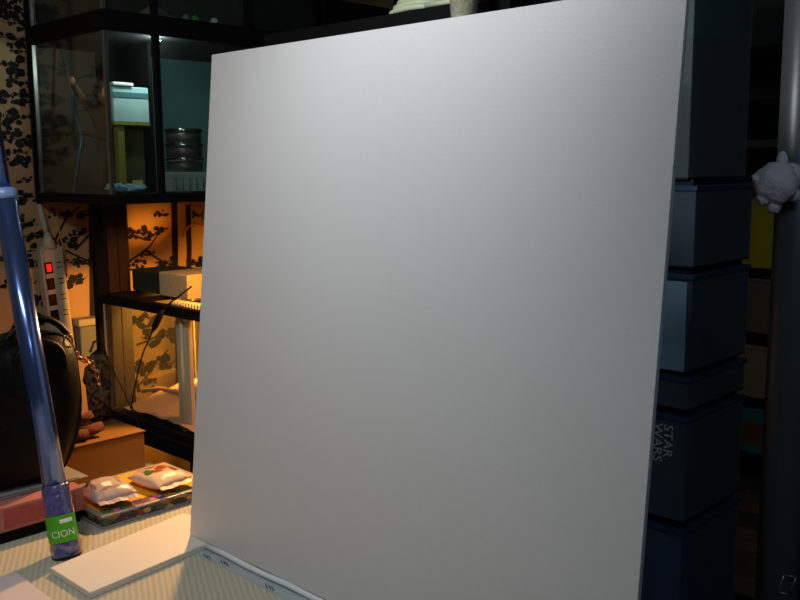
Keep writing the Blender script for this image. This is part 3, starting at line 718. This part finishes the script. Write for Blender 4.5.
# blue rod leaning inside the cabinet
r0 = Py(84, 137, 1.30); r1 = Py(62, 60, 1.30)
rd = MB().tube([Vector((r0.x, 1.26, CZ+.003)), Vector((r0.x-.012, 1.30, r0.z)), Vector((r1.x, 1.30, Z1-.002))], .0045, 8).build('slim_rod', mat('teal_rod', srgb(90, 140, 160), .3, metal=.5))
tag(rd, 'slim teal rod leaning behind the cabinet side glass', 'rod')
rd = MB().tube([Py(52, 24, 1.30), Py(40, -18, 1.30)], .006, 8).build('slim_rod', mat('teal_rod_bright', srgb(150, 200, 215), .25, metal=.4))
rd.location.z = Z2+.0005; tag(rd, 'short bright teal rod on the cabinet middle shelf above the doll', 'rod')
# three stacked tins and a white box
wb = thing('white_drawer_box', (-2.35, 1.56, CZ), 'low white box under the stacked tins in the cabinet', 'box')
rbox('box_body', (-2.43, 1.462, CZ), (-2.32, 1.64, CZ+.056), mat('greyish_white', srgb(176, 176, 166), .6, noise_amt=.1, noise_scale=30), wb, .002)
for k in range(7): rbox('rib', (-2.32, 1.475+.023*k, CZ+.006), (-2.317, 1.479+.023*k, CZ+.040), mat('rib_grey', srgb(130, 130, 122), .6) if k == 0 else bpy.data.materials['rib_grey'], wb, 0)
TIN = mat('dark_tin', srgb(96, 80, 70), .35, metal=.6)
words = ('bottom', 'middle', 'top')
for k in range(3):
    z = CZ+.0565+.042*k
    t = thing('round_tin', (-2.375, 1.545, z), 'dark round tin with shiny lid, %s of the stack of three in the cabinet' % words[k], 'tin', 'stacked tins in the cabinet')
    MB().lathe([(.050, 0), (.052, .002), (.052, .030), (.050, .031)], (-2.375, 1.545, z), 28).build('tin_body', TIN, t)
    MB().lathe([(.050, .031), (.055, .032), (.056, .034), (.056, .040), (.054, .0415)], (-2.375, 1.545, z), 28).build('tin_lid', CHROME, t)
# things on the middle shelf
junk = [((115, 165), 'draped_cloth', 'crumpled grey green cloth on the cabinet middle shelf', 'cloth', srgb(112, 116, 104), (.04, .075, .03))]
dc = MB()
NX = 30
g = []
for i in range(NX+1):
    for j in range(13):
        y = 1.36+.15*i/NX; x = -2.40+.14*j/12
        h = .004+.05*(1-abs(i/NX*2-1)**2)*(1-abs(j/12*2-1)**2)*(.7+.6*noise.noise(Vector((x*25, y*25, 2))))
        g.append(dc.b.verts.new((x, y, Z2+max(.001, h))))
for i in range(NX):
    for j in range(12):
        a_ = i*13+j; f = dc.b.faces.new((g[a_], g[a_+13], g[a_+14], g[a_+1])); f.smooth = True
tag(dc.build('crumpled_cloth', mat('grey_cloth', srgb(136, 134, 118), .8, noise_amt=.3, noise_scale=30)), 'crumpled grey cloth on the cabinet middle shelf', 'cloth')
for k, (px_, colr, nm, lb_) in enumerate((((186, 14), srgb(140, 130, 120), 'grey_bead', 'small grey knob on the cabinet middle shelf'), ((195, 15), srgb(60, 170, 50), 'green_bead', 'small green ball on the cabinet middle shelf'), ((214, 12), srgb(235, 235, 235), 'highlight_bead', 'small white ball painting a highlight on the cabinet middle shelf'))):  # the white ball is a highlight painted as an object
    p = Px(px_[0], px_[1], -2.26); tag(MB().ball((p.x, p.y, Z2+.012), .012, seg=12).build('ball', mat(nm, colr, .2)), lb_, 'ball')
ub = thing('shadow_box', (-2.5, 1.5, Z2), 'dim olive storage box standing on the cabinet middle shelf', 'box')
rbox('box_body', (-2.60, 1.38, Z2), (-2.45, 1.86, Z2+.16), mat('olive_grey', srgb(60, 60, 44), .7, noise_amt=.4, noise_scale=12), ub, .002)
rbox('lid', (-2.605, 1.375, Z2+.16), (-2.445, 1.865, Z2+.18), mat('olive_lid', srgb(80, 78, 60), .6), ub, .002)

# second black cabinet, further along the wall, with the plant on it
C2F, C2T = -2.205, 1.918
c2_ = thing('black_cabinet', (-2.42, 2.4, 0), 'plain black two door cabinet against the left wall beyond the glass cabinet', 'cabinet')
rbox('carcass', (-2.645, 1.95, 0), (C2F-.018, 2.96, C2T), BLACKM, c2_, .002)
for k in range(2):
    d = rbox('door', (C2F-.018, 1.955+.505*k, .06), (C2F, 2.452+.505*k, C2T-.006), BLACK, c2_, .001)
    MB().tube([(C2F+.012, 2.43+.05*k, .95), (C2F+.012, 2.43+.05*k, 1.10)], .004, 8).build('handle', ALU, d)
# stepped black rack right behind the board: hose on its top, cup on its front ledge
RZ = Py(400, 12, 1.25).z; LZ = 1.585
bk = thing('stepped_rack', (-1.18, 1.27, 0), 'black stepped rack standing behind the white board, its top edge showing', 'rack')
rbox('rear_body', (-1.60, 1.25, 0), (-.95, 1.42, RZ), BLACKM, bk, .002)
rbox('front_ledge', (-1.60, 1.125, LZ-.03), (-.95, 1.249, LZ), BLACKM, bk, .002)
for x in (-1.595, -.985): rbox('leg', (x, 1.13, 0), (x+.03, 1.16, LZ-.03), BLACKM, bk, 0)
cq = Py(464, 10, 1.185); cx = cq.x
pt = thing('potted_sprout', (cx, 1.185, LZ), 'clear plastic cup with pale roots and green sprout just above the board edge', 'plant')
MB().lathe([(.018, 0), (.019, .002), (.026, .105), (.027, .107), (.0255, .107), (.0245, .104), (.0175, .004)], (cx, 1.185, LZ), 24).build('cup', glass('cup_plastic', (.9, .92, .85, 1), .08, .8, .1), pt)
MB().lathe([(.0165, .005), (.0232, .082), (.016, .088), (.001, .09)], (cx, 1.185, LZ), 20).build('root_plug', mottled('roots', [srgb(200, 180, 130), srgb(160, 130, 90), srgb(225, 215, 180), srgb(180, 170, 110)], 140, .8), pt)
for k in range(12):
    a_ = k*2.4; Lf = .03+.022*random.random(); d = Vector((math.cos(a_), math.sin(a_), .2+.5*random.random())).normalized(); s_ = d.cross(ZZ).normalized()
    p0 = Vector((cx, 1.185, LZ+.088))
    mb = MB(); q = []
    for t, wd in ((0, .001), (.3, .006), (.6, .008), (.85, .006), (1, .001)):
        p = p0+d*Lf*t+ZZ*(-.015*t*t+.006); q.append((mb.b.verts.new(p-s_*wd), mb.b.verts.new(p-ZZ*.002), mb.b.verts.new(p+s_*wd)))
    for u, v in zip(q, q[1:]): mb.b.faces.new((u[0], u[1], v[1], v[0])); mb.b.faces.new((u[1], u[2], v[2], v[1]))
    mb.build('leaf', mat('sprout_green', srgb(90, 165, 50), .5) if k == 0 else bpy.data.materials['sprout_green'], pt)
hx = Py(420, 5, 1.30).x
hs = thing('coiled_hose', (hx, 1.30, RZ), 'pale greenish white coiled hose lying on the black rack left of the cup', 'hose')
PALE = mat('pale_hose', srgb(226, 234, 200), .35)
for k in range(3):
    mb = MB(); r = 1-.14*k
    mb.tube([Vector((hx+.062*r*math.cos(a_*PI/14), 1.302+.045*r*math.sin(a_*PI/14), RZ+.0058+.009*k+.001*math.sin(a_*.6))) for a_ in range(29)], .0052, 10, False)
    mb.build('hose_turn', PALE, hs)
MB().tube([(hx+.05, 1.262, RZ+.006), (hx+.10, 1.258, RZ+.0055), (hx+.14, 1.262, RZ+.0055), (hx+.165, 1.28, RZ+.0055)], .0050, 10).build('hose_tail', PALE, hs)

# ------------------------------------------------------------------ power strip, cords, adapter on the left wall
SX = -2.615
ps = thing('power_strip', (SX, 1.25, .88), 'white power strip with a glowing red switch hanging on the wallpaper', 'power strip')
A_ = Px(50, 246, SX); B_ = Px(64, 352, SX)
ax = (B_-A_).normalized(); sdv = Vector((0, 1, 0)); sdv = (sdv-ax*sdv.dot(ax)).normalized(); nv = Vector((1, 0, 0)); nv = (nv-ax*nv.dot(ax)).normalized()
L = (B_-A_).length
def obox(name, s0, s1, w0, w1, h0, h1, m, parent, bev=.0):
    mb = MB(); c = [A_+ax*s+sdv*w_+nv*h for s in (s0, s1) for w_ in (w0, w1) for h in (h0, h1)]
    vs = [mb.b.verts.new(p) for p in c]
    for f in ((0, 1, 3, 2), (4, 6, 7, 5), (0, 4, 5, 1), (2, 3, 7, 6), (0, 2, 6, 4), (1, 5, 7, 3)): mb.b.faces.new([vs[i] for i in f])
    if bev: bmesh.ops.bevel(mb.b, geom=list(mb.b.edges), offset=bev, segments=2, affect='EDGES')
    return mb.build(name, m, parent)
BEIGEP = mat('beige_plastic', srgb(190, 182, 164), .45)
obox('housing', 0, L, -.034, .034, -.030, .010, BEIGEP, ps, .006)
mb = MB(); mb.tube([A_+ax*.006-nv*.008, A_-ax*.02-nv*.008, A_-ax*.04-nv*.008], [.026, .014, .007], 14); mb.build('neck', BEIGEP, ps)
RED = mat('red_switch_lit', srgb(255, 40, 25), .3, emit=srgb(255, 20, 10), estr=1.6); REDD = mat('dark_red_switch', srgb(60, 14, 12), .3)
for k in range(4):
    s0 = .045+.048*k
    sk_ = obox('switch_frame', s0, s0+.034, -.029, -.006, .009, .0115, BLACK, ps)
    o = obox('switch', s0+.006, s0+.028, -.024, -.011, .0115, .014, RED if k == 0 else REDD, sk_, .001)
    if k == 0: o['label'] = 'glowing red switch'
    for q in (0, 1): obox('outlet_slot', s0+.004+.014*q, s0+.014+.014*q-.007, .008, .024, .0098, .0108, REDD, ps)
MB().tube([Px(x, y, SX-.02) for x, y in ((39, 204), (41, 212), (44, 224), (48, 240))], [.006, .009, .009, .007], 8).build('cord', BEIGEP, ps)
c3 = MB().tube([Px(x, y, WX+.006) for x, y in ((56, 205), (57, 218), (60, 235), (64, 250), (66, 264), (68, 276))], .0028, 6).build('power_cable', mat('pale_cord', srgb(190, 140, 100), .5))
tag(c3, 'thin pale cord running down the wallpaper right of the power strip', 'cord')
ad_ = thing('wall_adapter', (-2.62, 1.36, .80), 'grey power adapter box low on the wallpaper beside the power strip', 'adapter')
a = Px(78, 320, -2.61); b2 = Px(107, 354, -2.61)
rbox('adapter_body', (WX+.001, a.y+.006, b2.z), (-2.612, b2.y-.006, a.z-.024), mat('adapter_grey', srgb(110, 118, 120), .6, noise_amt=.2, noise_scale=60), ad_, .003)
rbox('adapter_cap', (WX+.001, a.y, a.z-.022), (-2.608, b2.y, a.z), mat('adapter_cap_grey', srgb(165, 160, 146), .5), ad_, .003)
c4 = MB().tube(smooth_loop([Px(x, y, WX+.02) for x, y in ((184, 240), (186, 228), (193, 224), (204, 226), (215, 232), (222, 262), (225, 330), (224, 420))], 1)[:-2], .0035, 6).build('looped_cord', mat('tan_cord', srgb(205, 150, 90), .5))
tag(c4, 'tan cord looping on the wallpaper beside the board edge above the tank', 'cord')

# ------------------------------------------------------------------ right side: stacked bins
QX1, QY0 = -.878, 1.790; QX0, QY1 = -1.24, 2.07
TALL_X1 = -.897
BINP = glass('dark_blue_plastic', (.62, .74, .84, 1), .05, .86, .18)
BINB = mat('bin_back', srgb(22, 26, 32), .6)
LIP = mat('bin_lip', srgb(56, 80, 116), .45)
bins = [(0.03, .235, 'blue', 'lowest storage bin of the tower, mostly below the picture'), (.245, .605, 'deepblue', 'storage bin holding a blue folder, just under the lettered one'),
        (.622, .858, 'logo', 'storage bin with white outlined lettering on its front'), (.872, .945, 'thin', 'shallow dark teal storage bin on top of the lettered one'),
        (.957, 1.165, 'panel', 'storage bin showing a pale blue sheet at its front'), (1.178, 1.35, 'dark', 'dark empty looking storage bin beneath the tall clear one'), (1.362, 1.95, 'tall', 'tall smoky clear storage bin at the top of the tower')]
LOGO = mat('logo_white', srgb(240, 244, 250), .5)
for z0, z1, kind, lab in bins:
    t = thing('storage_bin', ((QX0+QX1)/2, (QY0+QY1)/2, z0), lab, 'storage bin', 'storage bins stacked beside the board')
    mpl = BINP if kind != 'tall' else glass('smoky_plastic', (.70, .78, .78, 1), .07, .85, .22)
    h = z1-z0; th = .003; QX1 = -.878 if kind != 'tall' else TALL_X1
    rbox('front_wall', (QX0, QY0, z0+.004), (QX1, QY0+th, z1-.012), mpl, t, 0)
    rbox('side_wall', (QX1-th, QY0+th, z0+.004), (QX1, QY1, z1-.012), mpl, t, 0)
    rbox('side_wall', (QX0, QY0+th, z0+.004), (QX0+th, QY1, z1-.012), mpl, t, 0)
    rbox('back_wall', (QX0+th, QY1-th, z0+.004), (QX1-th, QY1, z1-.012), BINB, t, 0)
    rbox('bottom', (QX0, QY0, z0), (QX1, QY1, z0+.004), BINB, t, 0)
    rbox('lid', (QX0-.004, QY0-.004, z1-.012), (QX1+.004, QY1+.004, z1+.0), LIP if kind != 'tall' else BINB, t, .002)
    if kind == 'logo':
        yy = QY0-.0006
        x0 = Py(664.5, 424, QY0).x; zt = Py(664.5, 424, QY0).z
        text_mesh('lettering', 'STAR\nWARS', .030, LOGO, t, (x0, yy, zt), (0, 0, -1), (1, 0, 0), .0002, 1.05, .8)
# spacers so that each bin rests on the one below
pf = rbox('bin_dolly', (QX0+.01, QY0+.01, 0), (QX1-.01, QY1-.01, .03), BLACKM, None, .003); tag(pf, 'low black dolly under the tower of storage bins', 'dolly')
prev = .235; QX1 = -.878
for z0, z1, kind, lab in bins[1:]:
    t = [o for o in COL.objects if o.get('label') == lab][0]
    if z0-prev > .0005: rbox('foot_rim', (QX0+.012, QY0+.012, prev), (QX1-.012, QY1-.012, z0), BINB, t, 0)
    prev = z1
# contents, seen through the plastic
BLUE = mat('blue_folder', srgb(32, 66, 170), .5)
def item(name, lo, hi, m, lab, cat):
    return tag(rbox(name, lo, hi, m, None, .002), lab, cat)
item('blue_folder', (-.955, QY0+.012, .2492), (-.885, QY0+.10, .575), BLUE, 'blue folder standing inside the bin under the lettered one', 'folder')
item('white_card', (-1.02, QY0+.006, .2492), (-.967, QY0+.011, .56), mat('greyblue_card', srgb(60, 84, 96), .6), 'grey blue card standing inside the bin beside the blue folder', 'card')
item('pale_sheet', (-1.08, QY0-.0045, .957), (-.888, QY0-.0015, 1.149), mat('pale_blue_sheet', srgb(170, 212, 240), .5), 'pale blue sheet taped on the front of a storage bin', 'sheet')
item('purple_book', (-.935+.05, QY0+.02, .9612), (-.884, QY0+.2, 1.12), mat('purple_cover', srgb(52, 46, 84), .5), 'dark purple book standing behind the pale blue sheet', 'book')
item('blue_box', (-1.15, QY0+.03, .0342), (-.90, QY0+.2, .2), BLUE, 'blue box inside the lowest storage bin', 'box')
item('brown_parcel', (-1.2, QY0+.02, 1.3662), (-.905, QY0+.25, 1.655), mat('mauve_brown', srgb(88, 72, 74), .6, noise_amt=.1, noise_scale=8), 'mauve brown parcel inside the tall clear storage bin', 'parcel')
item('teal_case', (-1.18, QY0+.025, 1.656), (-.908, QY0+.24, 1.90), mat('teal_case_plastic', srgb(120, 168, 162), .4), 'grey teal case on the mauve parcel inside the tall clear bin', 'case')
item('brown_pouch', (-1.2, QY0+.03, 1.1822), (-.90, QY0+.2, 1.30), mat('brown_dark', srgb(44, 34, 24), .7), 'dark brown pouch inside the dark storage bin', 'pouch')

# rack with boxes behind the bins
RX0, RX1, RY0, RY1 = -1.42, -.78, 2.6, 2.94
rk = thing('shelf_rack', ((RX0+RX1)/2, 2.77, 0), 'black shelf rack with boxes beyond the storage bins', 'shelf')
GREYB = mat('rack_grey', srgb(58, 64, 68), .4)
for x in (RX0, RX1-.03):
    for y in (RY0, RY1-.03): rbox('post', (x, y, 0), (x+.03, y+.03, 2.1), BLACKM, rk, 0)
SH = [.14, .20, .545, .712, .905, 1.095, 1.462]
SH = [.10, .545, .712, .905, 1.095, 1.462, 1.72, 2.07]
for i, z in enumerate(SH): rbox('shelf_board', (RX0+.03, RY0+.001, z-.022), (RX1-.03, RY1, z), GREYB if i == 5 else BLACKM, rk, .001)
def crate(z, h, m, lab, cat='box', name='box', x0=-1.27, x1=-.90, lid=None):
    t = thing(name, ((x0+x1)/2, 2.72, z), lab, cat)
    rbox('box_body', (x0, RY0+.015, z+.0002), (x1, RY0+.25, z+h), m, t, .004)
    rbox('box_lid', (x0-.004, RY0+.011, z+h), (x1+.004, RY0+.254, z+h+.012), lid or m, t, .003)
    return t
crate(1.095, .185, mat('yellow_card_box', srgb(190, 172, 24), .6, noise_amt=.1, noise_scale=10), 'yellow box on the rack shelf below the hanging toy')
crate(1.462, .10, BLACKM, 'black box on the rack shelf above the hanging toy')
crate(.905, .150, mat('tan_box', srgb(120, 106, 84), .6, noise_amt=.15, noise_scale=20), 'tan box on the rack shelf directly under the yellow box')
crate(.712, .145, mat('sand_box', srgb(150, 128, 98), .6, noise_amt=.15, noise_scale=20), 'sandy brown box, second shelf below the yellow box')
tt = crate(.545, .125, mat('teal_tub_plastic', srgb(50, 120, 112), .4), 'teal tub with a brown label on the rack, below the sandy box', 'tub', 'teal_tub')
rbox('brown_label', (-1.13, RY0+.0135, .572), (-.95, RY0+.0155, .64), mat('brown_label', srgb(110, 74, 34), .6), tt, 0)
bz = .1002
for k in range(9):
    c_ = random.choice([srgb(120, 88, 62), srgb(96, 84, 70), srgb(130, 100, 80), srgb(80, 70, 50)]); h = random.uniform(.026, .05); dx = random.uniform(-.02, .02)
    t = rbox('book', (-1.25+dx, RY0+.01, bz), (-.95+dx, RY0+.22, bz+h-.001), mat('book_cover', c_, .6, noise_amt=.2, noise_scale=40), None, .002)
    tag(t, ['dark brown', 'brown', 'dull', 'worn', 'dusty', 'plain', 'thick', 'old', 'faded'][k]+' book lying in the pile low on the rack, number %s from the bottom' % ['one', 'two', 'three', 'four', 'five', 'six', 'seven', 'eight', 'nine'][k], 'book', 'books piled low on the rack')
    bz += h

# ------------------------------------------------------------------ grey upright pole, hanging toy, bowl
gp_b = Vector((-.497, 1.327, 0))
gp = thing('grey_pole', gp_b, 'thick dark grey floor to ceiling pole at the right edge', 'pole')
GP = mat('grey_pole_paint', srgb(92, 96, 98), .35, metal=.2, noise_amt=.05, noise_scale=5)
MB().tube([gp_b+ZZ*.02, gp_b+ZZ*2.38], .031, 32).build('tube', GP, gp)
MB().lathe([(.05, 0), (.05, .012), (.034, .02)], gp_b, 28).build('foot', BLACK, gp)
MB().lathe([(.034, 2.38), (.05, 2.388), (.05, 2.4)], gp_b, 28).build('top_pad', BLACK, gp)
q = Py(771, 583, gp_b.y-.036)
d_ = (CP-gp_b); d_.z = 0; d_.normalize(); s_ = d_.cross(ZZ)
pc = gp_b+d_*.0325; pc.z = q.z
mb = MB()
for a1_, a2_ in (((-.012, -.014), (-.004, .014)), ((-.004, .014), (.012, .014)), ((.012, .014), (.004, -.014)), ((.004, -.014), (-.012, -.014))):
    mb.tube([pc-s_*(a1_[0]+.012)+ZZ*a1_[1], pc-s_*(a2_[0]+.012)+ZZ*a2_[1]], .0013, 6)
mb.build('clip_frame', mat('clip_metal', srgb(150, 160, 160), .3, metal=.6), gp)

ty = thing('hanging_toy', gp_b+d_*.08+ZZ*1.33, 'small white plush animal clinging to the grey pole', 'toy')
WPL = mat('white_plush', srgb(225, 212, 216), .9, noise_amt=.1, noise_scale=80, bump=1, bump_scale=200)
def TP(x, y, dd=0.): return CP + ray(x, y)*(1.245+dd)
MB().ball(TP(776, 184), .030, (.95, .95, 1.0), .12, 24).build('body', WPL, ty)
MB().ball(TP(789, 176, .01), .019, (1, 1, .95), .1, 18).build('head', WPL, ty)
MB().ball(TP(782, 162, .01), .010, (.8, .8, 1.5)).build('ear', WPL, ty)
MB().tube([TP(763, 180), TP(757, 180), TP(753, 175)], [.010, .006, .003], 8).build('tail', WPL, ty)
MB().tube([TP(768, 196), TP(762, 200), TP(758, 202)], [.011, .009, .007], 8).build('leg', WPL, ty)
MB().tube([TP(775, 200), TP(774, 208), TP(773, 213)], [.011, .009, .007], 8).build('leg', WPL, ty)
MB().tube([TP(790, 192), TP(795, 196), TP(799, 196)], [.011, .009, .007], 8).build('leg', WPL, ty)
MB().ball(TP(787, 177, -.012), .003).build('eye', BLACK, ty)
MB().ball(TP(794, 178, -.012), .003).build('eye', BLACK, ty)

bq = Pz(700, 606, .62)
bw = thing('round_basket', (bq.x, bq.y, 0), 'dark round lidded basket at the foot of the bin tower', 'basket')
DG = mat('dark_grey_weave', srgb(60, 58, 56), .6, bump=1, bump_scale=120)
MB().lathe([(.055, 0), (.06, .02), (.07, .55), (.072, .564)], (bq.x, bq.y, 0), 28).build('basket_body', DG, bw)
MB().lathe([(.074, .564), (.075, .574), (.06, .592), (.02, .60), (.008, .615), (.001, .618)], (bq.x, bq.y, 0), 28).build('lid', mat('lid_grey', srgb(90, 92, 92), .4), bw)

# reading lamp on a long arm, above the picture
rl = thing('reading_lamp', (-2.45, .24, TZ), 'white swing arm lamp over the table, above the picture', 'lamp')
MB().lathe([(.07, 0), (.07, .02), (.02, .03)], (-2.45, .24, TZ)).build('base', WHITEP, rl)
MB().tube([(-2.45, .24, TZ+.03), (-2.45, .24, 1.95), (-1.7, .36, 2.02), tuple(READ-RAIM*.10)], .008, 10).build('arm', WHITEP, rl)
mb = MB().lathe([(.02, .10), (.035, .09), (.055, .03), (.075, -.02), (.073, -.02), (.05, .03), (.03, .085)], (0, 0, 0))
Q = RAIM.to_track_quat('-Z', 'Y')
for v in mb.b.verts: v.co = Q @ v.co + READ
mb.build('lamp_shade', WHITEP, rl)

# ceiling tube lamp fitting, above the picture
cl = thing('ceiling_lamp', (TUBE.x, TUBE.y, 2.4), 'slim white tube lamp hanging from the ceiling over the table', 'lamp')
rbox('housing', (TUBE.x-.32, TUBE.y-.05, TUBE.z+.01), (TUBE.x+.32, TUBE.y+.05, TUBE.z+.05), WHITEP, cl, .004)
for dx in (-.2, .2): MB().tube([(TUBE.x+dx, TUBE.y, TUBE.z+.05), (TUBE.x+dx, TUBE.y, 2.4)], .003, 6).build('hanger', ALU, cl)
